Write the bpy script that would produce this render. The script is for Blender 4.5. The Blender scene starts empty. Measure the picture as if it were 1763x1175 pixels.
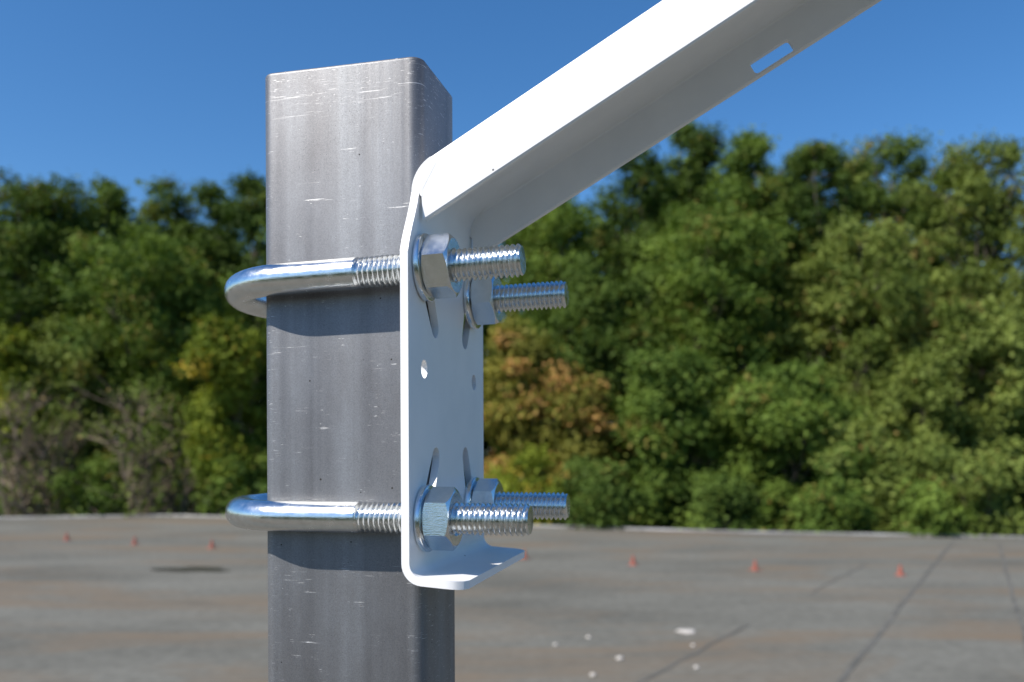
import bpy, bmesh, math, random
import numpy as np
from mathutils import Matrix, Vector
R = math.radians
scene = bpy.context.scene
COL = scene.collection
# ------------------------------------------------------------------ camera
F, HOR, CX, CH = 1480.0, 770.0, 881.5, 1.75        # focal length and horizon in photo pixels, eye height in metres
cam_d = bpy.data.cameras.new('camera'); cam = bpy.data.objects.new('camera', cam_d); COL.objects.link(cam)
scene.camera = cam
cam.location = (0, 0, CH); cam.rotation_euler = (R(90), 0, 0)
cam_d.sensor_width = 36.0; cam_d.lens = F / 1763 * 36.0
cam_d.shift_y = (HOR - 587.5) / 1763
cam_d.clip_start = 0.01; cam_d.clip_end = 3000
cam_d.dof.use_dof = True; cam_d.dof.focus_distance = 0.268; cam_d.dof.aperture_fstop = 14.5
# ------------------------------------------------------------------ sky and sun
SUN_EL, SUN_AZ = 46.0, 55.7                         # azimuth: degrees left of straight behind the camera
sun_dir = Vector((-math.sin(R(SUN_AZ)) * math.cos(R(SUN_EL)), -math.cos(R(SUN_AZ)) * math.cos(R(SUN_EL)), math.sin(R(SUN_EL))))
world = bpy.data.worlds.new('World'); scene.world = world; world.use_nodes = True
wn = world.node_tree.nodes; wl = world.node_tree.links
bg = wn['Background']; bg.inputs[1].default_value = 0.092
sky = wn.new('ShaderNodeTexSky'); sky.sky_type = 'NISHITA'; sky.sun_disc = False
sky.sun_elevation = R(SUN_EL); sky.sun_rotation = math.atan2(sun_dir.x, sun_dir.y)
sky.altitude = 0; sky.air_density = 1.0; sky.dust_density = 0.5; sky.ozone_density = 6.0
hs = wn.new('ShaderNodeHueSaturation'); hs.inputs['Saturation'].default_value = 1.19; wl.new(sky.outputs[0], hs.inputs['Color'])
wl.new(hs.outputs[0], bg.inputs[0])
sd = bpy.data.lights.new('sun', 'SUN'); sd.energy = 4.0; sd.angle = R(0.5); sd.color = (1.0, 0.93, 0.83)
sun = bpy.data.objects.new('sun', sd); COL.objects.link(sun)
sun.rotation_euler = sun_dir.to_track_quat('Z', 'Y').to_euler()
scene.view_settings.view_transform = 'Standard'; scene.view_settings.look = 'None'
scene.view_settings.exposure = 0.7; scene.view_settings.gamma = 1.0
scene.cycles.max_bounces = 8

# ------------------------------------------------------------------ helpers
def tag(o, label=None, cat=None, group=None, kind=None):
    if label: o['label'] = label
    if cat: o['category'] = cat
    if group: o['group'] = group
    if kind: o['kind'] = kind
    return o
def link_mesh(name, me, mat=None, parent=None, matrix=None):
    o = bpy.data.objects.new(name, me); COL.objects.link(o)
    if mat: me.materials.append(mat)
    if parent: o.parent = parent
    if matrix is not None: o.matrix_local = matrix
    return o
def empty(name, matrix):
    o = bpy.data.objects.new(name, None); COL.objects.link(o); o.empty_display_size = 0.01
    o.matrix_world = matrix
    return o
def bm_mesh(bm, name='mesh', smooth=None):
    me = bpy.data.meshes.new(name)
    bmesh.ops.recalc_face_normals(bm, faces=bm.faces[:])
    bm.to_mesh(me); bm.free()
    if smooth is not None: smooth_by_angle(me, smooth)
    return me
def smooth_by_angle(me, deg):
    me.shade_smooth()
    me.set_sharp_from_angle(angle=R(deg))
def loft(rings, closed=True, caps=True):
    bm = bmesh.new()
    V = [[bm.verts.new(p) for p in r] for r in rings]
    n = len(rings[0])
    for a, b in zip(V[:-1], V[1:]):
        for i in range(n if closed else n - 1):
            j = (i + 1) % n
            bm.faces.new((a[i], a[j], b[j], b[i]))
    if caps:
        bm.faces.new(V[0][::-1]); bm.faces.new(V[-1])
    return bm
def revolve(profile, n=64):
    """profile of (radius, height along X), closed loop"""
    bm = bmesh.new(); m = len(profile)
    V = [[bm.verts.new((h, r * math.cos(2 * math.pi * i / n), r * math.sin(2 * math.pi * i / n))) for r, h in profile] for i in range(n)]
    for i in range(n):
        a, b = V[i], V[(i + 1) % n]
        for k in range(m):
            l = (k + 1) % m
            bm.faces.new((a[k], a[l], b[l], b[k]))
    return bm
def cut_and_bevel(bm, cutters, bevel=0.0, deg=30):
    me = bm_mesh(bm)
    o = bpy.data.objects.new('work', me); COL.objects.link(o)
    extra = []
    for c in cutters:
        co = bpy.data.objects.new('cutter', bm_mesh(c)); COL.objects.link(co); extra.append(co)
        m = o.modifiers.new('cut', 'BOOLEAN'); m.operation = 'DIFFERENCE'; m.solver = 'EXACT'; m.object = co
    if bevel:
        b = o.modifiers.new('bevel', 'BEVEL'); b.width = bevel; b.segments = 2; b.limit_method = 'ANGLE'; b.angle_limit = R(40)
    dg = bpy.context.evaluated_depsgraph_get(); dg.update()
    res = bpy.data.meshes.new_from_object(o.evaluated_get(dg))
    for x in [o] + extra: bpy.data.objects.remove(x)
    smooth_by_angle(res, deg)
    return res
# node helpers
def new_mat(name):
    m = bpy.data.materials.new(name); m.use_nodes = True
    nt = m.node_tree
    return m, nt, nt.nodes['Principled BSDF']
def node(nt, kind, **kw):
    n = nt.nodes.new(kind)
    for k, v in kw.items():
        if k == 'inp':
            for a, b in v.items(): n.inputs[a].default_value = b
        else: setattr(n, k, v)
    return n
def coords(nt, scale=(1, 1, 1), loc=(0, 0, 0), rot=(0, 0, 0)):
    tc = node(nt, 'ShaderNodeTexCoord'); mp = node(nt, 'ShaderNodeMapping')
    mp.inputs['Scale'].default_value = scale; mp.inputs['Location'].default_value = loc; mp.inputs['Rotation'].default_value = rot
    nt.links.new(tc.outputs['Object'], mp.inputs['Vector'])
    return mp.outputs[0]
def noise(nt, vec, scale, detail=3, rough=0.5, dist=0.0):
    n = node(nt, 'ShaderNodeTexNoise'); nt.links.new(vec, n.inputs['Vector'])
    n.inputs['Scale'].default_value = scale; n.inputs['Detail'].default_value = detail
    n.inputs['Roughness'].default_value = rough; n.inputs['Distortion'].default_value = dist
    return n.outputs['Fac']
def ramp(nt, fac, stops):
    r = node(nt, 'ShaderNodeValToRGB'); nt.links.new(fac, r.inputs[0])
    el = r.color_ramp.elements
    while len(el) > 1: el.remove(el[-1])
    el[0].position = stops[0][0]; el[0].color = stops[0][1]
    for p, c in stops[1:]:
        e = el.new(p); e.color = c
    return r.outputs[0]
def g(v): return (v, v, v, 1)
def mixc(nt, fac, a, b, mode='MIX'):
    m = node(nt, 'ShaderNodeMix', data_type='RGBA', blend_type=mode)
    for s, v in ((m.inputs['Factor'], fac), (m.inputs['A'], a), (m.inputs['B'], b)):
        if hasattr(v, 'is_output'): nt.links.new(v, s)
        else: s.default_value = v
    return m.outputs['Result']
def math_n(nt, op, a, b=0.0):
    m = node(nt, 'ShaderNodeMath', operation=op)
    for s, v in ((m.inputs[0], a), (m.inputs[1], b)):
        if hasattr(v, 'is_output'): nt.links.new(v, s)
        else: s.default_value = v
    return m.outputs[0]
def bump(nt, height, strength, dist, bsdf):
    b = node(nt, 'ShaderNodeBump'); b.inputs['Strength'].default_value = strength; b.inputs['Distance'].default_value = dist
    nt.links.new(height, b.inputs['Height']); nt.links.new(b.outputs[0], bsdf.inputs['Normal'])

# ------------------------------------------------------------------ materials
def mat_roof():
    m, nt, b = new_mat('weathered_roof_membrane')
    v = coords(nt)
    vs = coords(nt, scale=(0.45, 1.0, 1.0), rot=(0, 0, R(-12)))
    base = ramp(nt, noise(nt, vs, 0.7, 5, 0.6), [(0.3, (0.098, 0.097, 0.084, 1)), (0.5, (0.133, 0.132, 0.115, 1)), (0.7, (0.162, 0.161, 0.141, 1))])
    fine = ramp(nt, noise(nt, v, 9, 6, 0.7), [(0.3, g(0.78)), (0.7, g(1.20))])
    c = mixc(nt, 1.0, base, fine, 'MULTIPLY')
    stain_shape = noise(nt, coords(nt, scale=(0.25, 0.9, 1.0), loc=(3.1, 0.4, 0), rot=(0, 0, R(-14))), 0.8, 7, 0.66, 0.9)
    st = ramp(nt, stain_shape, [(0.48, g(0)), (0.63, g(0.9))])
    c = mixc(nt, st, c, (0.158, 0.124, 0.088, 1))
    wet_shape = noise(nt, coords(nt, scale=(0.3, 1.0, 1.0), loc=(7.7, 1.9, 0), rot=(0, 0, R(-14))), 1.0, 7, 0.62, 0.8)
    c = mixc(nt, ramp(nt, wet_shape, [(0.6, g(0)), (0.72, g(0.6))]), c, (0.078, 0.078, 0.068, 1))
    nt.links.new(c, b.inputs['Base Color']); b.inputs['Roughness'].default_value = 0.9; b.inputs['Specular IOR Level'].default_value = 0.25
    bump(nt, noise(nt, v, 40, 4), 0.3, 0.01, b)
    return m
def mat_plain(name, col, rough=0.8, var=0.15, scale=8.0, metallic=0.0, spec=0.4):
    m, nt, b = new_mat(name)
    f = ramp(nt, noise(nt, coords(nt), scale, 4, 0.6), [(0.3, g(1 - var)), (0.7, g(1 + var))])
    nt.links.new(mixc(nt, 1.0, (*col, 1), f, 'MULTIPLY'), b.inputs['Base Color'])
    b.inputs['Roughness'].default_value = rough; b.inputs['Metallic'].default_value = metallic; b.inputs['Specular IOR Level'].default_value = spec
    return m
def mat_steel():
    m, nt, b = new_mat('bare_mill_steel')
    mm = coords(nt, scale=(1000, 1000, 1000))                           # millimetres
    band = noise(nt, coords(nt, scale=(95, 95, 2.5)), 1.0, 3, 0.5)       # broad drawn bands along the tube
    streak = noise(nt, coords(nt, scale=(520, 520, 9)), 1.0, 3, 0.6)
    blotch = noise(nt, coords(nt, scale=(45, 45, 20), loc=(2, 1, 5)), 1.0, 5, 0.65)
    grain = noise(nt, mm, 2.4, 4, 0.75)
    c = ramp(nt, band, [(0.3, (0.146, 0.147, 0.153, 1)), (0.5, (0.180, 0.184, 0.192, 1)), (0.72, (0.222, 0.232, 0.244, 1))])
    c = mixc(nt, 1.0, c, ramp(nt, blotch, [(0.3, (0.84, 0.82, 0.82, 1)), (0.7, (1.12, 1.13, 1.15, 1))]), 'MULTIPLY')
    c = mixc(nt, 1.0, c, ramp(nt, streak, [(0.3, g(0.96)), (0.7, g(1.04))]), 'MULTIPLY')
    c = mixc(nt, 1.0, c, ramp(nt, grain, [(0.3, g(0.79)), (0.7, g(1.21))]), 'MULTIPLY')
    # scuffs: short bright dashes lying roughly across the tube, in scattered patches
    dash = noise(nt, coords(nt, scale=(75, 75, 2600), rot=(0, R(5), 0)), 1.0, 2, 0.5, 0.3)
    dash2 = noise(nt, coords(nt, scale=(330, 330, 3400), rot=(0, R(-9), 0), loc=(5, 5, 5)), 1.0, 3, 0.6, 0.4)
    dash3 = noise(nt, coords(nt, scale=(900, 900, 1500), rot=(0, R(20), 0), loc=(1, 7, 3)), 1.0, 2, 0.5, 0.5)
    w = ramp(nt, noise(nt, coords(nt, scale=(75, 75, 130), loc=(9, 3, 1)), 1.0, 4, 0.7), [(0.56, g(0)), (0.66, g(1))])
    w2 = ramp(nt, noise(nt, coords(nt, scale=(120, 120, 60), loc=(4, 8, 2)), 1.0, 4, 0.7), [(0.56, g(0)), (0.66, g(1))])
    # edges and the sawn top are scuffed most
    sx = node(nt, 'ShaderNodeSeparateXYZ'); nt.links.new(mm, sx.inputs[0])
    side = math_n(nt, 'ABSOLUTE', math_n(nt, 'ADD', sx.outputs[0], 28.2))
    edge_w = ramp(nt, math_n(nt, 'MULTIPLY', side, 1 / 30.0), [(0.72, g(0)), (0.88, g(0.75))])
    top_w = ramp(nt, math_n(nt, 'ADD', math_n(nt, 'MULTIPLY', sx.outputs[2], 0.05), -5.3), [(0.0, g(0)), (0.9, g(1))])
    w = math_n(nt, 'MAXIMUM', w, top_w); w2 = math_n(nt, 'MAXIMUM', w2, math_n(nt, 'MAXIMUM', edge_w, top_w))
    d = math_n(nt, 'MULTIPLY', ramp(nt, dash, [(0.66, g(0)), (0.72, g(1))]), w)
    d = math_n(nt, 'MAXIMUM', d, math_n(nt, 'MULTIPLY', ramp(nt, dash2, [(0.64, g(0)), (0.72, g(1))]), w2))
    d = math_n(nt, 'MAXIMUM', d, math_n(nt, 'MULTIPLY', ramp(nt, dash3, [(0.70, g(0)), (0.76, g(1))]), w))
    # pits and rust specks
    vo = node(nt, 'ShaderNodeTexVoronoi'); nt.links.new(mm, vo.inputs['Vector']); vo.inputs['Scale'].default_value = 0.28
    sel = node(nt, 'ShaderNodeSeparateColor'); nt.links.new(vo.outputs['Color'], sel.inputs[0])
    pit = math_n(nt, 'LESS_THAN', vo.outputs['Distance'], math_n(nt, 'MULTIPLY', ramp(nt, sel.outputs[0], [(0.84, g(0)), (1.0, g(1))]), 0.10))
    pn = noise(nt, mm, 3.4, 2, 0.6)
    pw = noise(nt, coords(nt, scale=(70, 70, 45), loc=(3, 3, 9)), 1.0, 4, 0.6)
    pit2 = math_n(nt, 'MULTIPLY', ramp(nt, pn, [(0.66, g(0)), (0.70, g(1))]), ramp(nt, pw, [(0.42, g(0.15)), (0.62, g(0.85))]))
    pits = math_n(nt, 'MAXIMUM', pit, pit2)
    c = mixc(nt, pits, c, (0.05, 0.045, 0.042, 1))
    c = mixc(nt, d, c, (0.70, 0.70, 0.70, 1))
    nt.links.new(c, b.inputs['Base Color'])
    b.inputs['Metallic'].default_value = 0.64
    rg = ramp(nt, band, [(0.3, g(0.46)), (0.7, g(0.54))])
    rg = mixc(nt, d, rg, g(0.66)); rg = mixc(nt, pits, rg, g(0.8))
    nt.links.new(rg, b.inputs['Roughness'])
    h = math_n(nt, 'ADD', math_n(nt, 'MULTIPLY', grain, 0.5), math_n(nt, 'MULTIPLY', band, 8.0))
    h = math_n(nt, 'SUBTRACT', h, math_n(nt, 'ADD', pits, math_n(nt, 'MULTIPLY', d, 0.5)))
    bump(nt, h, 0.40, 0.00012, b)
    return m
def mat_zinc():
    m, nt, b = new_mat('bright_zinc_plating')
    mm = coords(nt, scale=(1000, 1000, 1000))
    n1 = noise(nt, mm, 0.35, 4, 0.6); n2 = noise(nt, mm, 2.6, 3, 0.7)
    scr = noise(nt, coords(nt, scale=(300, 2600, 2600)), 1.0, 2, 0.5)
    c = ramp(nt, n1, [(0.3, (0.66, 0.69, 0.70, 1)), (0.7, (0.80, 0.82, 0.82, 1))])
    c = mixc(nt, ramp(nt, n2, [(0.66, g(0)), (0.78, g(0.5))]), c, (0.36, 0.38, 0.38, 1))
    nt.links.new(c, b.inputs['Base Color']); b.inputs['Metallic'].default_value = 1.0
    nt.links.new(ramp(nt, n1, [(0.3, g(0.15)), (0.7, g(0.28))]), b.inputs['Roughness'])
    bump(nt, math_n(nt, 'ADD', n2, math_n(nt, 'MULTIPLY', scr, 0.6)), 0.30, 0.00012, b)
    return m
def mat_powder():
    m, nt, b = new_mat('white_powder_coat')
    mm = coords(nt, scale=(1000, 1000, 1000))
    vo = node(nt, 'ShaderNodeTexVoronoi'); nt.links.new(mm, vo.inputs['Vector']); vo.inputs['Scale'].default_value = 0.10
    sel = node(nt, 'ShaderNodeSeparateColor'); nt.links.new(vo.outputs['Color'], sel.inputs[0])
    speck = math_n(nt, 'LESS_THAN', vo.outputs['Distance'], math_n(nt, 'MULTIPLY', ramp(nt, sel.outputs[1], [(0.72, g(0)), (1.0, g(1))]), 0.05))
    base = ramp(nt, noise(nt, mm, 0.06, 4, 0.6), [(0.3, (0.78, 0.785, 0.79, 1)), (0.7, (0.84, 0.84, 0.84, 1))])
    nt.links.new(mixc(nt, speck, base, (0.10, 0.09, 0.08, 1)), b.inputs['Base Color'])
    b.inputs['Roughness'].default_value = 0.36; b.inputs['Specular IOR Level'].default_value = 0.5
    bump(nt, noise(nt, mm, 0.9, 2, 0.5), 0.12, 0.0001, b)
    return m
def mat_leaf(name, dark, light, odd, odd_at=0.9):
    m, nt, b = new_mat(name)
    at = node(nt, 'ShaderNodeAttribute', attribute_name='tint')
    sep = node(nt, 'ShaderNodeSeparateColor'); nt.links.new(at.outputs['Color'], sep.inputs[0])
    c = mixc(nt, sep.outputs[0], (*dark, 1), (*light, 1))
    c = mixc(nt, ramp(nt, sep.outputs[1], [(odd_at, g(0)), (min(1.0, odd_at + 0.12), g(1))]), c, (*odd, 1))
    nt.links.new(c, b.inputs['Base Color'])
    b.inputs['Roughness'].default_value = 0.65; b.inputs['Specular IOR Level'].default_value = 0.15
    tr = node(nt, 'ShaderNodeBsdfTranslucent'); nt.links.new(mixc(nt, 1.0, c, (1.0, 1.0, 0.55, 1), 'MULTIPLY'), tr.inputs['Color'])
    mx = node(nt, 'ShaderNodeMixShader'); mx.inputs[0].default_value = 0.3
    out = nt.nodes['Material Output']
    nt.links.new(b.outputs[0], mx.inputs[1]); nt.links.new(tr.outputs[0], mx.inputs[2]); nt.links.new(mx.outputs[0], out.inputs['Surface'])
    return m
ROOF = mat_roof()
STEEL, ZINC, POWDER = mat_steel(), mat_zinc(), mat_powder()
BARK = mat_plain('bark', (0.11, 0.09, 0.07), 0.95, 0.35, 12)
GREYWOOD = mat_plain('bare_grey_twigs', (0.20, 0.155, 0.110), 0.95, 0.25, 6)
LEAF = {
 'deep': mat_leaf('deep_green_leaves', (0.042, 0.080, 0.015), (0.125, 0.190, 0.036), (0.16, 0.14, 0.03), 0.93),
 'mid': mat_leaf('mid_green_leaves', (0.068, 0.122, 0.020), (0.190, 0.275, 0.050), (0.22, 0.185, 0.045), 0.92),
 'olive': mat_leaf('olive_green_leaves', (0.095, 0.138, 0.026), (0.240, 0.300, 0.070), (0.28, 0.20, 0.065), 0.92),
 'lime': mat_leaf('yellow_green_leaves', (0.100, 0.150, 0.016), (0.250, 0.295, 0.034), (0.45, 0.34, 0.05), 0.82),
 'autumn': mat_leaf('autumn_leaves', (0.120, 0.135, 0.024), (0.28, 0.260, 0.050), (0.50, 0.29, 0.10), 0.76),
}
# ------------------------------------------------------------------ the roof, the ground
def ground_pt(px, py, z=0.0):
    d = F * (CH - z) / (py - HOR)
    return Vector(((px - CX) / F * d, d, z))
edge = [ground_pt(x, y) for x, y in ((-900, 908), (-400, 900), (0, 893.5), (300, 889), (908, 907), (1282, 918), (1763, 927), (2500, 946))]
outline = edge + [Vector((26, -3.5, 0)), Vector((-30, -3.5, 0))]
bm = bmesh.new()
top = [bm.verts.new(p) for p in outline]; low = [bm.verts.new((p.x, p.y, -3.9)) for p in outline]
bm.faces.new(top)
for i in range(len(top)):
    j = (i + 1) % len(top); bm.faces.new((top[i], low[i], low[j], top[j]))
roof = link_mesh('roof_deck', bm_mesh(bm), ROOF); tag(roof, kind='structure')
GROUND = mat_plain('grassy_soil', (0.06, 0.075, 0.03), 1.0, 0.4, 0.5)
bm = bmesh.new()
bm.faces.new([bm.verts.new(p) for p in ((-1500, -1500, -4), (1500, -1500, -4), (1500, 1500, -4), (-1500, 1500, -4))])
tag(link_mesh('ground', bm_mesh(bm), GROUND), kind='structure')
# lapped seams of the membrane
SEAM = mat_plain('seam_bitumen', (0.106, 0.104, 0.093), 0.85, 0.35, 3)
def strip(bm, pts, width, z):
    rows = []
    for i, p in enumerate(pts):
        d = (pts[min(i + 1, len(pts) - 1)] - pts[max(i - 1, 0)]).normalized(); nrm = Vector((-d.y, d.x, 0))
        rows.append((bm.verts.new((p + nrm * width / 2) + Vector((0, 0, z))), bm.verts.new((p - nrm * width / 2) + Vector((0, 0, z)))))
    for a, b in zip(rows[:-1], rows[1:]): bm.faces.new((a[0], a[1], b[1], b[0]))
def wavy(a, b, n, amp, seed):
    rnd = random.Random(seed); d = (b - a); nrm = Vector((-d.y, d.x, 0)).normalized()
    off = 0; out = []
    for i in range(n + 1):
        off = off * 0.7 + rnd.uniform(-amp, amp); out.append(a + d * (i / n) + nrm * off)
    return out
bm = bmesh.new()
for k, (x0, y0, x1, y1, w) in enumerate(((1640, 934, 1440, 1175, 0.05), (1719, 934, 1785, 1175, 0.04), (1490, 972, 1395, 1022, 0.03), (1290, 1076, 1090, 1180, 0.035))):
    a, b = ground_pt(x0, y0), ground_pt(x1, y1)
    strip(bm, wavy(a, a + (b - a) * (1.8 if y1 > 1100 else 1.0), 40, 0.014, k), w, 0.004)
seam = link_mesh('roof_seam', bm_mesh(bm), SEAM, roof); tag(seam, kind='structure')
# flashing along the far edge
bm = bmesh.new()
prof = [(-0.01, -0.16), (-0.01, 0.045), (0.05, 0.05), (0.10, 0.012), (0.10, 0.006), (0.045, 0.030), (0.0, -0.16)]
rings = []
for i, p in enumerate(edge):
    d = (edge[min(i + 1, len(edge) - 1)] - edge[max(i - 1, 0)]).normalized(); inward = Vector((d.y, -d.x, 0))
    rings.append([p + inward * a + Vector((0, 0, h)) for a, h in prof])
bm = loft(rings)
FLASH = mat_plain('weathered_aluminium', (0.24, 0.24, 0.235), 0.6, 0.45, 0.8, 0.3)
tag(link_mesh('roof_edge_flashing', bm_mesh(bm), FLASH), 'thin pale metal flashing along the far edge of the grey flat roof', 'roof flashing')

# ------------------------------------------------------------------ the post and what is bolted to it (millimetres in a local frame)
PHI = R(13.7)
D0 = 254.0
base_pt = Vector(((690 - CX) / F * D0, D0, 0)) / 1000 + Vector((0, 0, CH))
ROOT = Matrix.Translation(base_pt) @ Matrix.Rotation(R(-0.27), 4, 'Y') @ Matrix.Rotation(-PHI, 4, 'Z')
def mm(*p): return Vector(p) / 1000
def lframe(s, t, z): return ROOT @ Matrix.Translation(mm(s, t, z))
# square tube post
W1, T0, T1, RC, WALL = 56.9, 20.1, 56.5, 4.3, 3.0
def tube_section(ins, rad, n=8):
    s0, s1, t0, t1 = -W1 + ins, -0.3 - ins, T0 + ins, T1 - ins
    pts = []
    for cx, cy, a0 in ((s1 - rad, t0 + rad, -90), (s1 - rad, t1 - rad, 0), (s0 + rad, t1 - rad, 90), (s0 + rad, t0 + rad, 180)):
        for k in range(n + 1):
            a = R(a0 + 90 * k / n); pts.append((cx + rad * math.cos(a), cy + rad * math.sin(a)))
    return pts
zt = 125.0
rr = []
outer, inner, i2 = tube_section(0, RC), tube_section(WALL, 1.2), tube_section(WALL - 0.3, 1.5)
rim = [(tube_section(1.1 * (1 - math.cos(R(15 * k))), RC - 1.1 * (1 - math.cos(R(15 * k)))), zt - 1.1 + 1.1 * math.sin(R(15 * k))) for k in range(7)]
for sec, z in ((outer, -CH * 1000), (outer, -60), *rim, (i2, zt), (inner, zt - 0.3), (inner, -300)):
    rr.append([mm(s, t, z) for s, t in sec])
bm = loft(rr, caps=False)
post = link_mesh('steel_post', bm_mesh(bm, smooth=35), STEEL, matrix=ROOT)
tag(post, 'bare grey steel square tube post with scratched sides and open top', 'post')

# bracket
AL = R(29.05); ca, sa = math.cos(AL), math.sin(AL)
TH, PW = 2.5, 82.0
TN, TF = 10.0, 67.5
ZC = 85.2                                           # where the plate's outer face would meet the arm's top face
RO = 12.0; tl = RO * math.tan((R(90) - AL) / 2)
br = empty('pole_mount_bracket', ROOT)
tag(br, 'white powder coated sheet metal bracket with long slanting arm clamped to the steel post', 'mounting bracket')
path = []                                           # (s, z, normal into the sheet, t0, t1)
LIPA, RB, LIPZ, LIPL = R(-4), 6.5, -41.0, 20.0
# lip from tip to bend
tip_dir = Vector((math.cos(LIPA), math.sin(LIPA))); lip_n = Vector((-math.sin(LIPA), math.cos(LIPA)))
b_ang = R(90) + LIPA * 1.0
bend_c = Vector((RB, LIPZ + RB))
b_end = bend_c - lip_n * RB
for d, cut in ((1.0, 4.5), (0.93, 2.0), (0.82, 0.75), (0.70, 0.15), (0.55, 0.0), (0.25, 0.0)):
    p = b_end + tip_dir * (LIPL - RB) * d
    path.append((p.x, p.y, lip_n, cut, PW - cut))
for k in range(9):
    a = -R(90) + LIPA - (R(90) + LIPA) * k / 8
    n = -Vector((math.cos(a), math.sin(a)))
    p = bend_c - n * RB
    path.append((p.x, p.y, n, 0, PW))
ztap0, ztap1 = 58.0, ZC - tl
for z in (-34.0, -33.0, -20, 0, 20, 40, ztap0): path.append((0, z, Vector((1, 0)), 0, PW))
for k in range(1, 6):
    f = k / 5; e = f * f * (3 - 2 * f) * 0.35 + f * 0.65
    path.append((0, ztap0 + (ztap1 - ztap0) * f, Vector((1, 0)), TN * e, PW - (PW - TF) * e))
arc_c = Vector((RO, ztap1))
for k in range(1, 11):
    a = R(180) - (R(90) - AL) * k / 10
    n = -Vector((math.cos(a), math.sin(a)))
    p = arc_c - n * RO
    path.append((p.x, p.y, n, TN, TF))
arm0 = Vector((path[-1][0], path[-1][1]))
rings = []
for s, z, n, t0, t1 in path:
    q = Vector((s, z)) + n * TH
    rings.append([mm(s, t0, z), mm(s, t1, z), mm(q.x, t1, q.y), mm(q.x, t0, q.y)])
bm = loft(rings)
def capsule(t0, z0, t1, z1, r, s0=-3, s1=8, n=14, r2=None):
    d = Vector((t1 - t0, z1 - z0)); a0 = math.atan2(d.y, d.x) if d.length > 1e-6 else 0
    pts = []
    for k in range(n + 1):
        a = a0 - math.pi / 2 - math.pi * k / n; pts.append((t0 + r * math.cos(a), z0 + r * math.sin(a)))
    for k in range(n + 1):
        a = a0 + math.pi / 2 - math.pi * k / n; pts.append((t1 + (r2 or r) * math.cos(a), z1 + (r2 or r) * math.sin(a)))
    if d.length < 1e-6: pts = [(t0 + r * math.cos(2 * math.pi * k / 28), z0 + r * math.sin(2 * math.pi * k / 28)) for k in range(28)]
    return loft([[mm(s0, t, z) for t, z in pts], [mm(s1, t, z) for t, z in pts]])
cuts = [capsule(13.0, 57.0, 24.6, 38.6, 5.2, r2=3.5), capsule(65.8, 57.0, 57.8, 38.6, 5.2, r2=3.5),
        capsule(13.2, -24.0, 25.0, -3.6, 5.2, r2=3.5), capsule(66.0, -24.0, 57.8, -3.6, 5.2, r2=3.5),
        capsule(14.0, 24.2, 14.0, 24.2, 2.9), capsule(69.0, 24.0, 69.0, 24.0, 2.9)]
link_mesh('mounting_plate', cut_and_bevel(bm, cuts, 0.00045, 20), POWDER, br)
# arm: channel open below
HF = 15.8; ARM_L = 345.0
def arm_pt(t, h, lam):
    return mm(arm0.x + lam * ca + h * sa, t, arm0.y + lam * sa - h * ca)
sec = []                                            # (t, depth below the top face)
bv = 0.5; ro, ri = 0.6, 0.9
sec += [(TN + bv, HF), (TN, HF - bv), (TN, 7.0), (TN, ro)]
for k in range(1, 7): a = R(90 * k / 6); sec.append((TN + ro - ro * math.cos(a), ro - ro * math.sin(a)))
for k in range(0, 7): a = R(90 * k / 6); sec.append((TF - ro + ro * math.sin(a), ro - ro * math.cos(a)))
sec += [(TF, 7.0), (TF, HF - bv), (TF - bv, HF), (TF - TH + bv, HF), (TF - TH, HF - bv), (TF - TH, 7.0)]
for k in range(0, 5): a = R(90 * k / 4); sec.append((TF - TH - ri + ri * math.cos(a), TH + ri - ri * math.sin(a)))
for k in range(0, 5): a = R(90 * k / 4); sec.append((TN + TH + ri - ri * math.sin(a), TH + ri - ri * math.cos(a)))
sec += [(TN + TH, 7.0), (TN + TH, HF - bv), (TN + TH - bv, HF)]
def lam0(h):
    if h < TH + 0.01: return 0.0
    gap = 3.1
    if h < 7.0: return ((gap - arm0.x) - 7.0 * sa) / ca * (h - TH) / (7.0 - TH)
    l = ((gap - arm0.x) - h * sa) / ca
    return l + (max(0, h - (HF - 2.0)) ** 2) * 0.35
rings = [[arm_pt(t, h, lam0(h)) for t, h in sec]]
for lam in (20, 60, 120, 180, 240, 300, ARM_L): rings.append([arm_pt(t, h, lam) for t, h in sec])
bm = loft(rings)
# the corner of each side flange that closes the bend up to the plate
def bend_corner(t0, t1):
    pts = []
    for k in range(0, 9):
        a = R(180) - (R(90) - AL) * (2.0 + 8.0 * k / 8) / 10
        pts.append((RO + (RO - 0.35) * math.cos(a), ztap1 + (RO - 0.35) * math.sin(a)))
    for h in (TH, 7.0, 9.0):
        p = arm_pt(0, h, lam0(h)) * 1000; pts.append((p.x + 0.6, p.z))
    p = pts[-1]; pts.append((p[0] - 0.5, p[1])); pts.append((2.3, p[1] + 1.0))
    return loft([[mm(s, t, z) for s, z in pts] for t in (t0, t1)])
corners = []
for t0, t1 in ((TN - 0.04, TN + TH - 0.1), (TF - TH + 0.1, TF + 0.04)):
    corners.append(bm_mesh(bend_corner(t0, t1)))
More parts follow.
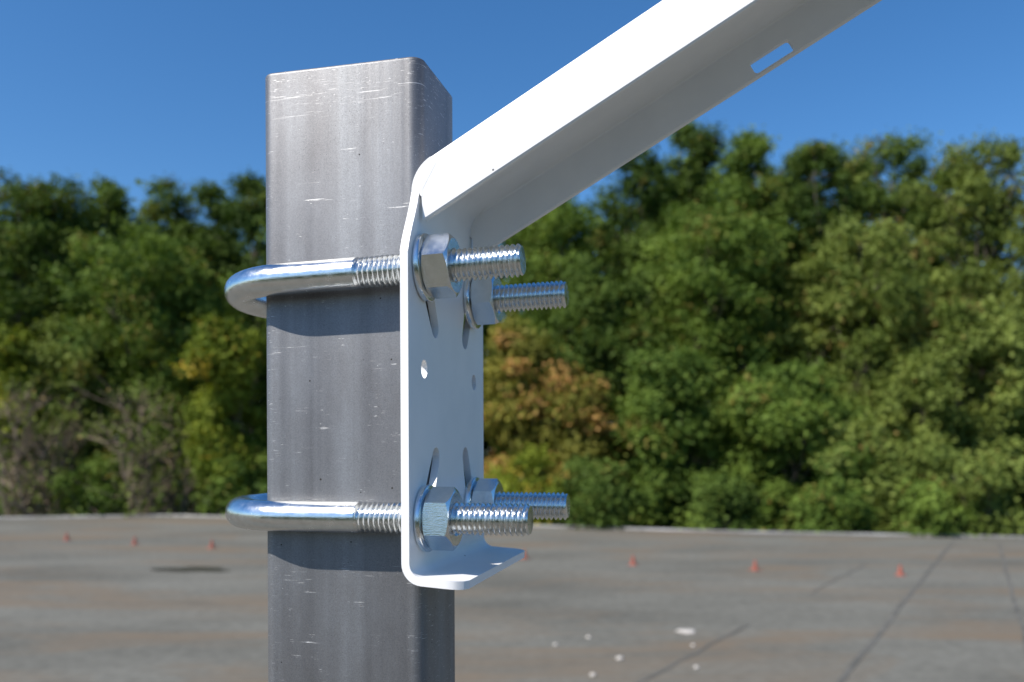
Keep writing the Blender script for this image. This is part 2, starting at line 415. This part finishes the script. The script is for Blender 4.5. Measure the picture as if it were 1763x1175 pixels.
# slot in the far side flange
cam_loc = ROOT.inverted() @ Vector((0, 0, CH))
def on_t_plane(px, py, t):
    d = (ROOT.inverted().to_3x3() @ Vector(((px - CX) / F, 1.0, (HOR - py) / F)))
    k = (t / 1000 - cam_loc.y) / d.y
    return (cam_loc + d * k) * 1000
sc = on_t_plane(1329, 97.5, TF - TH)
def rbox(cx, cz, L, Wd, r, t0, t1):
    pts = []
    for sx, sy, a0 in ((1, 1, 0), (-1, 1, 90), (-1, -1, 180), (1, -1, 270)):
        for k in range(6):
            a = R(a0 + 18 * k); x = sx * (L / 2 - r) + r * math.cos(a); y = sy * (Wd / 2 - r) + r * math.sin(a)
            pts.append((cx + x * ca - y * sa, cz + x * sa + y * ca))
    return loft([[mm(s, t, z) for s, z in pts] for t in (t0, t1)])
arm_me = cut_and_bevel(bm, [rbox(sc.x, sc.z, 14.6, 4.7, 1.2, TF - TH - 3, TF + 3)], 0.0, 30)
bm = bmesh.new(); bm.from_mesh(arm_me)
for c in corners: bm.from_mesh(c)
arm_me = bpy.data.meshes.new('arm'); bm.to_mesh(arm_me); bm.free(); smooth_by_angle(arm_me, 30)
link_mesh('arm', arm_me, POWDER, br)

# U-bolts, nuts, washers
RB_, PITCH = 5.0, 1.68
UT0, UT1, USB = 13.4, 65.7, -46.4
def thread_mesh(x0, x1, t, n=40, per=8):
    rings = []; m = int((x1 - x0) / PITCH * per)
    for j in range(m + 1):
        x = x0 + (x1 - x0) * j / m; ring = []
        for i in range(n):
            th = 2 * math.pi * i / n
            ph = (x / PITCH + i / n) % 1.0
            w = abs(ph * 2 - 1)
            r = 4.0 + 0.98 * min(1.0, max(0.0, (w - 0.06) / 0.78))
            ed = x1 - x
            if ed < 1.0: r = min(r, 4.25 + 0.75 * ed)
            if x - x0 < 1.2: r = RB_ - 0.05 if x == x0 else max(r, RB_ - 0.05 - (x - x0) * 0.75)
            ring.append(mm(x, t + r * math.cos(th), r * math.sin(th)))
        rings.append(ring)
    me = bm_mesh(loft(rings), smooth=50)
    return me
def rod_mesh(x_thr):
    ctr = []
    rad = (UT1 - UT0) / 2; tc = (UT0 + UT1) / 2
    for x in (x_thr, x_thr - 9, x_thr - 18): ctr.append((Vector((x, UT0, 0)), Vector((-1, 0, 0))))
    for k in range(33):
        a = R(-90 - 180 * k / 32)
        ctr.append((Vector((USB + rad * math.cos(a), tc + rad * math.sin(a), 0)), Vector((math.sin(a), -math.cos(a), 0))))
    for x in (x_thr - 18, x_thr - 9, x_thr): ctr.append((Vector((x, UT1, 0)), Vector((1, 0, 0))))
    rings = []
    for p, d in ctr:
        side = Vector((-d.y, d.x, 0))
        rings.append([(p + (side * math.cos(2 * math.pi * i / 40) + Vector((0, 0, 1)) * math.sin(2 * math.pi * i / 40)) * RB_) / 1000 for i in range(40)])
    return bm_mesh(loft(rings), smooth=60)
def nut_mesh(af=17.0, h=8.4, n=96):
    r0 = af / 2 * 0.97; rh = []
    for i in range(n):
        a = 2 * math.pi * i / n; b = (a + math.pi / 6) % (math.pi / 3) - math.pi / 6
        rh.append(af / 2 / math.cos(b))
    prof = lambda i: [(4.6, 0.5), (5.2, 0.0), (r0, 0.0), (rh[i], (rh[i] - r0) * 0.577), (rh[i], h - (rh[i] - r0) * 0.577), (r0, h), (5.3, h), (4.6, h - 0.6)]
    bm = bmesh.new()
    V = [[bm.verts.new(mm(x, r * math.cos(2 * math.pi * i / n), r * math.sin(2 * math.pi * i / n))) for r, x in prof(i)] for i in range(n)]
    for i in range(n):
        a, b = V[i], V[(i + 1) % n]
        for k in range(8): bm.faces.new((a[k], a[(k + 1) % 8], b[(k + 1) % 8], b[k]))
    return bm_mesh(bm, smooth=16)
def washer_mesh(ro=10.4, ri=5.3, h=2.0):
    b = 0.35
    return bm_mesh(revolve([(r / 1000, x / 1000) for r, x in ((ri, 0), (ro - b, 0), (ro, b), (ro, h - b), (ro - b * 0.4, h - 0.1), (ro - b, h), (ri + .2, h), (ri, h - .2))], 72), smooth=40)
NUT, WASH = nut_mesh(), washer_mesh()
NUT.materials.append(ZINC); WASH.materials.append(ZINC)
XTHR = -19.3
for lev, zc, pitch_deg, roll, ends, rots in (
        ('upper', 55.4, 1.2, -1.6, (34.2, 38.2), (21.5, -13)),
        ('lower', -22.1, 0.0, 0.6, (36.2, 38.4), (-4, -5))):
    M = ROOT @ Matrix.Translation(mm(0, 0, zc)) @ Matrix.Rotation(R(-pitch_deg), 4, 'Y')
    M = M @ Matrix.Translation(mm(0, (UT0 + UT1) / 2, 0)) @ Matrix.Rotation(math.atan2(roll, UT1 - UT0), 4, 'X') @ Matrix.Translation(mm(0, -(UT0 + UT1) / 2, roll / 2))
    ub = empty('u_bolt', M)
    tag(ub, f'{lev} zinc plated u-bolt looped round the steel post with threaded ends', 'u-bolt', 'u-bolts clamping the bracket')
    link_mesh('rod', rod_mesh(XTHR), ZINC, ub)
    for t, e, rot, side in ((UT0, ends[0], rots[0], 'near'), (UT1, ends[1], rots[1], 'far')):
        link_mesh('threaded_end', thread_mesh(XTHR, e, t), ZINC, ub)
        w = bpy.data.objects.new('flat_washer', WASH); COL.objects.link(w)
        w.matrix_world = M @ Matrix.Translation(mm(TH + 0.02, t, 0))
        tag(w, f'round flat zinc washer under the {"nearer" if side == "near" else "farther"} nut of the {lev} u-bolt', 'washer', 'washers on the white bracket')
        nu = bpy.data.objects.new('hex_nut', NUT); COL.objects.link(nu)
        nu.matrix_world = M @ Matrix.Translation(mm(TH + 2.05, t, 0)) @ Matrix.Rotation(R(rot), 4, 'X')
        tag(nu, f'shiny zinc hex nut on the {"nearer" if side == "near" else "farther"} threaded end of the {lev} u-bolt', 'nut', 'nuts on the u-bolts')

# ------------------------------------------------------------------ small things on the roof
ORANGE = mat_plain('faded_orange_plastic', (0.27, 0.085, 0.058), 0.6, 0.2, 20)
def cone_mesh():
    bm = revolve([(0.010, 0.170), (0.016, 0.168), (0.050, 0.018), (0.058, 0.012), (0.044, 0.012)], 24)
    for v in bm.verts: v.co = Vector((v.co.y, v.co.z, v.co.x))
    s = 0.075; sq = [(-s, -s), (s, -s), (s, s), (-s, s)]
    V = [[bm.verts.new((x * k, y * k, z)) for x, y in sq] for z, k in ((0.0, 1.0), (0.009, 1.0), (0.014, 0.93))]
    for a, b in zip(V[:-1], V[1:]):
        for i in range(4): bm.faces.new((a[i], a[(i + 1) % 4], b[(i + 1) % 4], b[i]))
    bm.faces.new(V[0][::-1]); bm.faces.new(V[-1])
    return bm_mesh(bm, smooth=35)
CONE = cone_mesh(); CONE.materials.append(ORANGE)
for px, py, lab in ((115, 931, 'leftmost of the small orange cones in the row across the flat roof'),
                    (232, 938, 'second small orange cone from the left in the row across the roof'),
                    (365, 944, 'small orange cone on the roof between the dark puddle and roof edge, left of post'),
                    (903, 962, 'small orange cone partly hidden behind the tip of the white bracket lip'),
                    (1090, 973, 'small orange cone on the roof just right of the white bracket'),
                    (1300, 982, 'middle one of the three clear orange cones on the roof right of the bracket'),
                    (1550, 991, 'rightmost small orange cone on the roof near the long seams')):
    o = bpy.data.objects.new('marker_cone', CONE); COL.objects.link(o); o.location = ground_pt(px, py); o.rotation_euler.z = px * 0.7; o.scale = (0.85,) * 3
    tag(o, lab, 'cone', 'orange cones in a row on the roof')
WHITE = mat_plain('white_scrap', (0.50, 0.47, 0.43), 0.8, 0.1, 30)
def flake(px, py, w, d, seed, h=0.012):
    rnd = random.Random(seed); bm = bmesh.new(); n = 14
    ring = [rnd.uniform(0.75, 1.1) for _ in range(n)]
    rows = []
    for k, z in ((1.0, 0.0), (0.97, h * 0.6), (0.6, h)):
        rows.append([Vector((math.cos(2 * math.pi * i / n) * w / 2 * ring[i] * k, math.sin(2 * math.pi * i / n) * d / 2 * ring[i] * k, z + (0.004 if z == 0 else 0))) for i in range(n)])
    bm = loft(rows)
    me = bm_mesh(bm, smooth=60)
    o = link_mesh('paper_scrap' if w > 0.1 else 'white_pebble', me, WHITE); o.location = ground_pt(px, py)
    return o
tag(flake(1182, 1088, 0.20, 0.20, 1), 'largest white scrap lying flat on the grey roof below the cones', 'scrap')
for k, (px, py, lab) in enumerate(((1013, 1099, 'faint pale pebble on the roof nearest left of the large white scrap'),
        (956, 1112, 'leftmost pale pebble on the roof right of the steel post'),
        (1067, 1135, 'brightest pale pebble on the roof below the large white scrap'),
        (1193, 1113, 'pale pebble on the roof directly below the large white scrap'),
        (1021, 1164, 'pale pebble lowest on the roof at the bottom of the photo'),
        (1199, 1151, 'pale pebble on the roof beside the dark diagonal seam'))):
    w = (0.045, 0.04, 0.065, 0.04, 0.05, 0.04)[k]
    tag(flake(px, py, w, w, 10 + k, 0.02), lab, 'pebble', 'pale pebbles scattered on the roof')
# puddle of dirty water: one dark wet stain
PUD = mat_plain('wet_dirt', (0.045, 0.042, 0.035), 0.35, 0.3, 3)
MUD = mat_plain('dried_silt', (0.215, 0.160, 0.110), 0.95, 0.25, 2.0)
def patch(name, px, py, L, Wd, ang, seed, z, mat):
    rnd = random.Random(seed); n = 40; ph = [rnd.uniform(0, 6.28) for _ in range(5)]
    pts = []
    for i in range(n):
        a = 2 * math.pi * i / n; r = 1 + sum(0.16 / (k + 1) ** 0.5 * math.sin((k + 2) * a + ph[k]) for k in range(5))
        x, y = L / 2 * r * math.cos(a), Wd / 2 * r * math.sin(a)
        pts.append(Vector((x * math.cos(ang) - y * math.sin(ang), x * math.sin(ang) + y * math.cos(ang), z)))
    bm = bmesh.new(); bm.faces.new([bm.verts.new(p) for p in pts])
    o = link_mesh(name, bm_mesh(bm), mat); o.location = ground_pt(px, py); tag(o, kind='structure')
patch('puddle', 330, 981, 0.95, 0.55, R(-6), 3, 0.004, PUD)

# ------------------------------------------------------------------ trees
def tube_into(bm, pts, radii, n=7):
    rings = []
    for i, p in enumerate(pts):
        d = (pts[min(i + 1, len(pts) - 1)] - pts[max(i - 1, 0)]).normalized()
        u = d.orthogonal().normalized(); v = d.cross(u)
        rings.append([bm.verts.new(p + (u * math.cos(2 * math.pi * k / n) + v * math.sin(2 * math.pi * k / n)) * radii[i]) for k in range(n)])
    for a, b in zip(rings[:-1], rings[1:]):
        for k in range(n): bm.faces.new((a[k], a[(k + 1) % n], b[(k + 1) % n], b[k]))
    bm.faces.new(rings[-1])
def bend_path(a, b, n, amp, rnd):
    d = b - a; out = []
    for i in range(n + 1):
        f = i / n; w = amp * d.length * math.sin(math.pi * f) * 0.5 if i < n else 0
        out.append(a + d * f + Vector((rnd.uniform(-w, w), rnd.uniform(-w, w), rnd.uniform(-w, w) * .5)))
    return out
def leaf_mesh(centres, radii, flat, count, leaf, rng, tints):
    """leaf-sized faces scattered in clumps: centres (m,3), radii (m,)"""
    m = len(centres); wts = radii ** 2; wts = wts / wts.sum()
    idx = rng.choice(m, count, p=wts)
    dirs = rng.normal(size=(count, 3)); dirs /= np.linalg.norm(dirs, axis=1)[:, None]
    rad = radii[idx] * np.clip(rng.normal(0.80, 0.36, count), 0.05, 1.9)
    off = dirs * rad[:, None]; off[:, 2] *= flat
    c = centres[idx] + off
    nrm = dirs * 0.55 + np.array([0, 0, 0.55]) + rng.normal(size=(count, 3)) * 0.55
    nrm /= np.linalg.norm(nrm, axis=1)[:, None]
    t = np.cross(nrm, rng.normal(size=(count, 3))); t /= np.linalg.norm(t, axis=1)[:, None]
    b = np.cross(nrm, t)
    L = leaf * rng.uniform(0.65, 1.25, count)[:, None]; Wd = L * 0.62
    v = np.empty((count, 4, 3))
    v[:, 0] = c - t * L * 0.5; v[:, 1] = c + b * Wd * 0.5 + nrm * L * 0.08; v[:, 2] = c + t * L * 0.5; v[:, 3] = c - b * Wd * 0.5 + nrm * L * 0.08
    me = bpy.data.meshes.new('leaves')
    me.vertices.add(count * 4); me.vertices.foreach_set('co', v.reshape(-1).astype(np.float32))
    me.loops.add(count * 4); me.loops.foreach_set('vertex_index', np.arange(count * 4, dtype=np.int32))
    me.polygons.add(count); me.polygons.foreach_set('loop_start', np.arange(0, count * 4, 4, dtype=np.int32))
    me.update(calc_edges=True)
    at = me.attributes.new('tint', 'FLOAT_COLOR', 'POINT')
    col = np.ones((count, 4, 4), dtype=np.float32)
    col[:, :, 0] = np.clip(tints[idx, 0] + rng.normal(0, 0.16, count), 0, 1)[:, None]
    col[:, :, 1] = np.clip(tints[idx, 1] * 0.75 + rng.random(count) * 0.35, 0, 1)[:, None]
    at.data.foreach_set('color', col.reshape(-1))
    return me
ZG = -4.0
def tree(name, px, top, bot, wpx, D, species, label, cat='tree', seed=0, n_leaf=16000, airy=0.0, leaf=0.135, lobes=None, clump=0.66, lean=0.0, group='trees behind the flat roof'):
    """px: centre column in the photo, top / bot: rows of crown top and bottom, wpx: crown width in pixels, D: distance"""
    rnd = random.Random(seed * 7 + 1); rng = np.random.default_rng(seed * 13 + 5)
    X = (px - CX) / F * D; k = D / F
    zt_, zb = CH + (HOR - top) * k, CH + (HOR - bot) * k
    zb = max(zb, ZG + 0.4)
    Wd = wpx * k; Hc = zt_ - zb
    root = empty(name, Matrix.Translation((X, D, ZG)))
    tag(root, label, cat, group)
    # crown lobes
    nl = lobes or max(10, int(Hc * Wd / 1.1))
    L = []
    for i in range(nl):
        f = (i + 0.5) / nl
        prof = math.sin(math.pi * (0.10 + 0.82 * f)) ** 0.6
        a = i * 2.4 + rnd.uniform(-.6, .6)
        rr_ = Wd * 0.5 * prof * rnd.uniform(0.25, 0.80)
        r = min(1.3, Wd * rnd.uniform(0.13, 0.24)) * (0.7 + 0.5 * prof)
        z = zb + Hc * f
        z = min(z, zt_ - r * 0.75)
        L.append((Vector((rr_ * math.cos(a) + lean * f * Wd, rr_ * math.sin(a), z - ZG)), r))
    cen, rad, tin = [], [], []
    for p, r in L:
        nc = max(5, int(7 * (r / clump) ** 2))
        lt = rnd.uniform(0.1, 0.85)
        for _ in range(nc):
            d = Vector((rnd.gauss(0, 1), rnd.gauss(0, 1), rnd.gauss(0.25, 1))).normalized()
            q = p + d * r * rnd.uniform(0.45, 1.25)
            if rnd.random() < airy: continue
            cen.append(q); rad.append(clump * rnd.uniform(0.30, 0.85)); tin.append((min(1, max(0, lt + rnd.gauss(0, 0.2))), rnd.random()))
    for _ in range(int(nl * 1.0 * (1 - airy))):                        # inner foliage so the crown is not hollow
        f = rnd.random(); prof = math.sin(math.pi * (0.12 + 0.80 * f)) ** 0.6; a = rnd.uniform(0, 6.28); q = Wd * 0.36 * prof * rnd.random() ** 0.5
        cen.append(Vector((q * math.cos(a), q * math.sin(a), zb - ZG + Hc * (0.03 + 0.9 * f)))); rad.append(clump * rnd.uniform(0.5, 1.0)); tin.append((rnd.uniform(.1, .6), rnd.random()))
    me = leaf_mesh(np.array([tuple(c) for c in cen]), np.array(rad), 0.72, n_leaf, leaf, rng, np.array(tin))
    link_mesh('crown', me, LEAF[species], root)
    # trunk, limbs and the thinner limbs out to the clumps
    bm = bmesh.new()
    hz = zt_ - ZG; tr = 0.012 * hz + 0.05
    topc = Vector((lean * Wd * 0.8, 0, hz * 0.86))
    tp = bend_path(Vector((0, 0, 0)), topc, 7, 0.05, rnd)
    tube_into(bm, tp, [tr * (1 - 0.85 * i / 7) for i in range(8)], 9)
    for p, r in L:
        f = min(0.95, max(0.15, (p.z - r * 1.2) / topc.z * 0.85)); i = f * 7; a = tp[int(i)].lerp(tp[min(7, int(i) + 1)], i - int(i))
        lp = bend_path(a, p, 4, 0.12, rnd); r0 = tr * 0.42 * (1 - f * 0.6)
        tube_into(bm, lp, [r0 * (1 - 0.75 * j / 4) for j in range(5)], 6)
        near = [c for c in cen if (c - p).length < r * 1.1]
        for c in rnd.sample(near, min(len(near), 7)):
            tube_into(bm, bend_path(p, c, 3, 0.15, rnd), [r0 * 0.3, r0 * 0.22, r0 * 0.14, 0.006], 4)
    link_mesh('trunk', bm_mesh(bm, smooth=60), BARK, root)
    return root
def twig_shrub(name, px, top, bot, wpx, D, label, seed, n_stem=9, leaves=1200, species='olive'):
    rnd = random.Random(seed); rng = np.random.default_rng(seed)
    X = (px - CX) / F * D; k = D / F; zt_ = CH + (HOR - top) * k; Wd = wpx * k
    root = empty(name, Matrix.Translation((X, D, ZG))); tag(root, label, 'shrub', 'shrubs behind the roof edge')
    bm = bmesh.new(); tips = []
    for i in range(n_stem):
        a = rnd.uniform(0, 6.28); b = Vector((rnd.uniform(-.25, .25) * Wd, rnd.uniform(-.3, .3), 0))
        e = Vector((b.x + math.cos(a) * Wd * 0.5 * rnd.uniform(.2, 1), b.y + math.sin(a) * Wd * .35, (zt_ - ZG) * rnd.uniform(.72, 1.0)))
        p = bend_path(b, e, 7, 0.10, rnd); tube_into(bm, p, [0.075 * (1 - 0.8 * j / 7) for j in range(8)], 6)
        for j in range(3, 8):
            for _ in range(3):
                q = p[j] + Vector((rnd.gauss(0, .55), rnd.gauss(0, .45), rnd.uniform(.2, 1.1)))
                r2 = bend_path(p[j], q, 4, 0.15, rnd); tube_into(bm, r2, [0.028, 0.022, 0.016, 0.011, 0.006], 4); tips.append(q)
                for _ in range(4):
                    q2 = r2[rnd.randint(1, 4)] + Vector((rnd.gauss(0, .3), rnd.gauss(0, .3), rnd.uniform(-.05, .5)))
                    tube_into(bm, [r2[2], (r2[2] + q2) / 2 + Vector((rnd.gauss(0, .04),) * 3), q2], [0.012, 0.009, 0.004], 3); tips.append(q2)
    link_mesh('branches', bm_mesh(bm), GREYWOOD, root)
    cen = np.array([tuple(t) for t in tips]); rad = np.full(len(tips), 0.22)
    me = leaf_mesh(cen, rad, 0.8, leaves, 0.11, rng, np.column_stack([rng.uniform(.2, .8, len(tips)), rng.random(len(tips))]))
    link_mesh('foliage', me, LEAF[species], root)

# far row (px, top, bottom, width, distance, species, airy, label)
TREES = [
 # left of the post
 (70, 322, 700, 250, 27, 'deep', .05, 'broad dark green tree filling the upper left corner of the woods', 20000, 0.0),
 (-90, 330, 800, 200, 26, 'deep', .05, 'dark tree cut off by the left edge of the photo', 9000, 0.0),
 (188, 318, 640, 110, 29, 'deep', .2, 'slim dark tree with a pointed top beside the broad dark tree', 9000, 0.0),
 (300, 322, 640, 130, 31, 'deep', .15, 'dark tree with a rounded top between the pointed tree and the post', 10000, 0.0),
 (375, 330, 640, 120, 30, 'deep', .1, 'dark tree with round top just left of the airy tree by the post', 9000, 0.0),
 (440, 308, 600, 90, 28, 'deep', .35, 'airy small topped tree showing sky gaps against the left of the post', 5000, 0.0),
 (270, 425, 760, 290, 25, 'mid', .05, 'wide mid green tree in the middle of the woods left of the post', 20000, 0.0),
 (120, 560, 880, 190, 24, 'olive', .12, 'lighter olive tree above the bare twiggy shrub on the left', 9000, 0.0),
 (405, 560, 860, 160, 22.5, 'lime', .15, 'yellow green tree with leaves turning yellow next to the left of the post', 11000, 0.0),
 (15, 570, 760, 90, 23.5, 'lime', .2, 'small yellow green tree at the left edge of the photo', 4500, 0.0),
 # behind the post and between post and arm
 (560, 380, 800, 230, 27, 'mid', .05, 'green tree mostly hidden behind the steel post', 10000, 0.0),
 (735, 420, 860, 230, 25, 'mid', .05, 'green tree hidden behind the white bracket plate', 9000, 0.0),
 (945, 350, 700, 210, 27, 'mid', .1, 'green tree right of the bolts under the lower end of the arm', 14000, 0.0),
 (1110, 262, 620, 170, 28, 'deep', .18, 'dark green tree under the arm left of the tall narrow tree', 12000, 0.0),
 (1196, 212, 520, 90, 29, 'deep', .22, 'tallest narrow tree whose tip touches the underside of the arm', 8000, 0.0),
 (1292, 240, 560, 120, 28, 'mid', .22, 'tree with a narrow pointed crown right of the tallest narrow tree', 10000, 0.0),
 (1415, 240, 560, 160, 28, 'deep', .28, 'dark gappy tree with broad top right of centre on the skyline', 11000, 0.0),
 (1525, 246, 620, 150, 29, 'deep', .55, 'very airy tree with bare branches showing against the sky', 6000, 0.0),
 (1700, 254, 680, 240, 26, 'olive', .28, 'tall olive tree with sky gaps along the right edge of the photo', 15000, 0.0),
 (1640, 300, 640, 150, 28, 'deep', .4, 'dark thin crowned tree showing trunk and sky left of the tall olive tree', 8000, 0.0),
 (1850, 260, 900, 200, 25, 'olive', .2, 'tree cut off by the right edge of the photo', 8000, 0.0),
 (1240, 282, 620, 150, 31.5, 'mid', .1, 'green tree filling the dip between the tallest narrow tree and the pointed crown', 12000, 0.0),
 (1355, 272, 620, 150, 32, 'deep', .1, 'dark green tree in the dip between the pointed crown and the dark gappy tree', 12000, 0.0),
 (1475, 268, 640, 150, 32.5, 'olive', .15, 'olive tree just behind the dark gappy tree on the right skyline', 12000, 0.0),
 (1590, 285, 520, 140, 32, 'deep', .3, 'thin dark tree behind the very airy tree on the right skyline', 8000, 0.0),
 (1135, 315, 640, 150, 31, 'mid', .1, 'green tree close under the arm behind the dark green tree', 11000, 0.0),
 # middle row right
 (1235, 380, 760, 280, 24.5, 'mid', .08, 'big mid green tree below the skyline in the middle of the right woods', 20000, 0.0),
 (1470, 400, 780, 260, 23.5, 'olive', .1, 'big olive green tree below the dark gappy tree', 18000, 0.0),
 (1040, 470, 820, 220, 24, 'deep', .08, 'shadowy green tree right of the farther bolts', 13000, 0.0),
 (1640, 530, 860, 260, 21.5, 'olive', .1, 'light olive tree in the lower right of the woods', 17000, 0.0),
 (1150, 620, 930, 250, 21.5, 'mid', .1, 'low bright green tree in front of the big mid green tree', 15000, 0.0),
 (1370, 640, 930, 260, 20.5, 'mid', .1, 'low green tree near the roof edge beneath the big olive tree', 15000, 0.0),
 (1530, 740, 960, 220, 19.2, 'olive', .12, 'low olive bush like tree at the roof edge behind the rightmost cone', 10000, 0.0),
 (885, 570, 860, 140, 22.5, 'autumn', .15, 'tree with orange brown autumn leaves right beside the white bracket', 10000, 0.0),
 (985, 655, 880, 120, 22, 'autumn', .2, 'smaller autumn coloured tree right of the larger orange brown one', 7000, 0.0),
]
for i, (px, top, bot, w, D, sp, airy, lab, nlf, ln) in enumerate(TREES):
    tree('broadleaf_tree', px, top, bot, w, D, sp, lab, seed=i + 3, n_leaf=int(nlf * 2.2), airy=airy)
SHRUBS = [
 (155, 790, 960, 130, 22.4, 'mid', 'small leafy green shrub at the roof edge between the two bare shrubs', 5000),
 (410, 770, 960, 130, 22.0, 'mid', 'green shrub at the roof edge touching the left of the post', 5500),
 (905, 780, 960, 120, 19.7, 'lime', 'yellow green shrub at the roof edge behind the lower bolt ends', 5000),
 (1035, 800, 970, 150, 19.0, 'deep', 'dark shrub at the roof edge left of the low bright green tree', 6000),
 (1250, 830, 990, 140, 18.4, 'deep', 'dark low shrub at the roof edge between the two low green trees', 5500),
 (1440, 830, 1000, 150, 17.8, 'mid', 'green shrub at the roof edge left of the low olive bush', 5500),
 (1690, 790, 1000, 190, 17.4, 'olive', 'yellowish green shrub at the roof edge in the lower right of the woods', 7000),
 (1600, 830, 1000, 130, 17.2, 'mid', 'green shrub at the roof edge right of the low olive bush', 5000),
 (590, 800, 960, 180, 20.7, 'mid', 'green shrub hidden behind the lower part of the steel post', 3000),
]
for i, (px, top, bot, w, D, sp, lab, nlf) in enumerate(SHRUBS):
    tree('leafy_shrub', px, top, bot, w, D, sp, lab, 'shrub', seed=60 + i, n_leaf=int(nlf * 1.5), airy=.08, leaf=0.11, clump=0.48, group='shrubs behind the roof edge')
twig_shrub('bare_shrub', 55, 690, 900, 190, 22.6, 'bare grey twiggy shrub at the far left of the roof edge', 5, 12, 1800)
twig_shrub('bare_shrub', 265, 700, 900, 150, 22.4, 'bare grey shrub with a slanting trunk nearer the post', 8, 8, 2200)
# the wood behind, which reads as one mass
rng = np.random.default_rng(99)
m = 1900
wx = rng.uniform(-32, 32, m); wtop = np.where(wx > 14.5, 7.6, 10.6)
cen = np.column_stack([wx, rng.uniform(33, 38, m), -3 + (wtop + 3) * rng.random(m) ** 0.85])
me = leaf_mesh(cen, rng.uniform(0.9, 1.6, m), 0.9, 150000, 0.45, rng, np.column_stack([rng.uniform(0, .5, m), rng.uniform(0, .6, m)]))
tag(link_mesh('woods', me, LEAF['deep']), 'dark mass of woodland foliage deep behind the nearer trees', 'woods', kind='stuff')

m = 500  # out of view foliage, added so the post and bolts reflect something dark
cen = np.column_stack([rng.uniform(-40, 40, m), rng.uniform(-26, -20, m), rng.uniform(-3.5, 2.2, m)])
me = leaf_mesh(cen, rng.uniform(0.9, 1.8, m), 0.9, 40000, 0.5, rng, np.column_stack([rng.uniform(0, .5, m), rng.uniform(0, .6, m)]))
tag(link_mesh('woods', me, LEAF['deep']), 'unseen woodland added behind the camera for dark reflections in the metal', 'woods', kind='stuff')
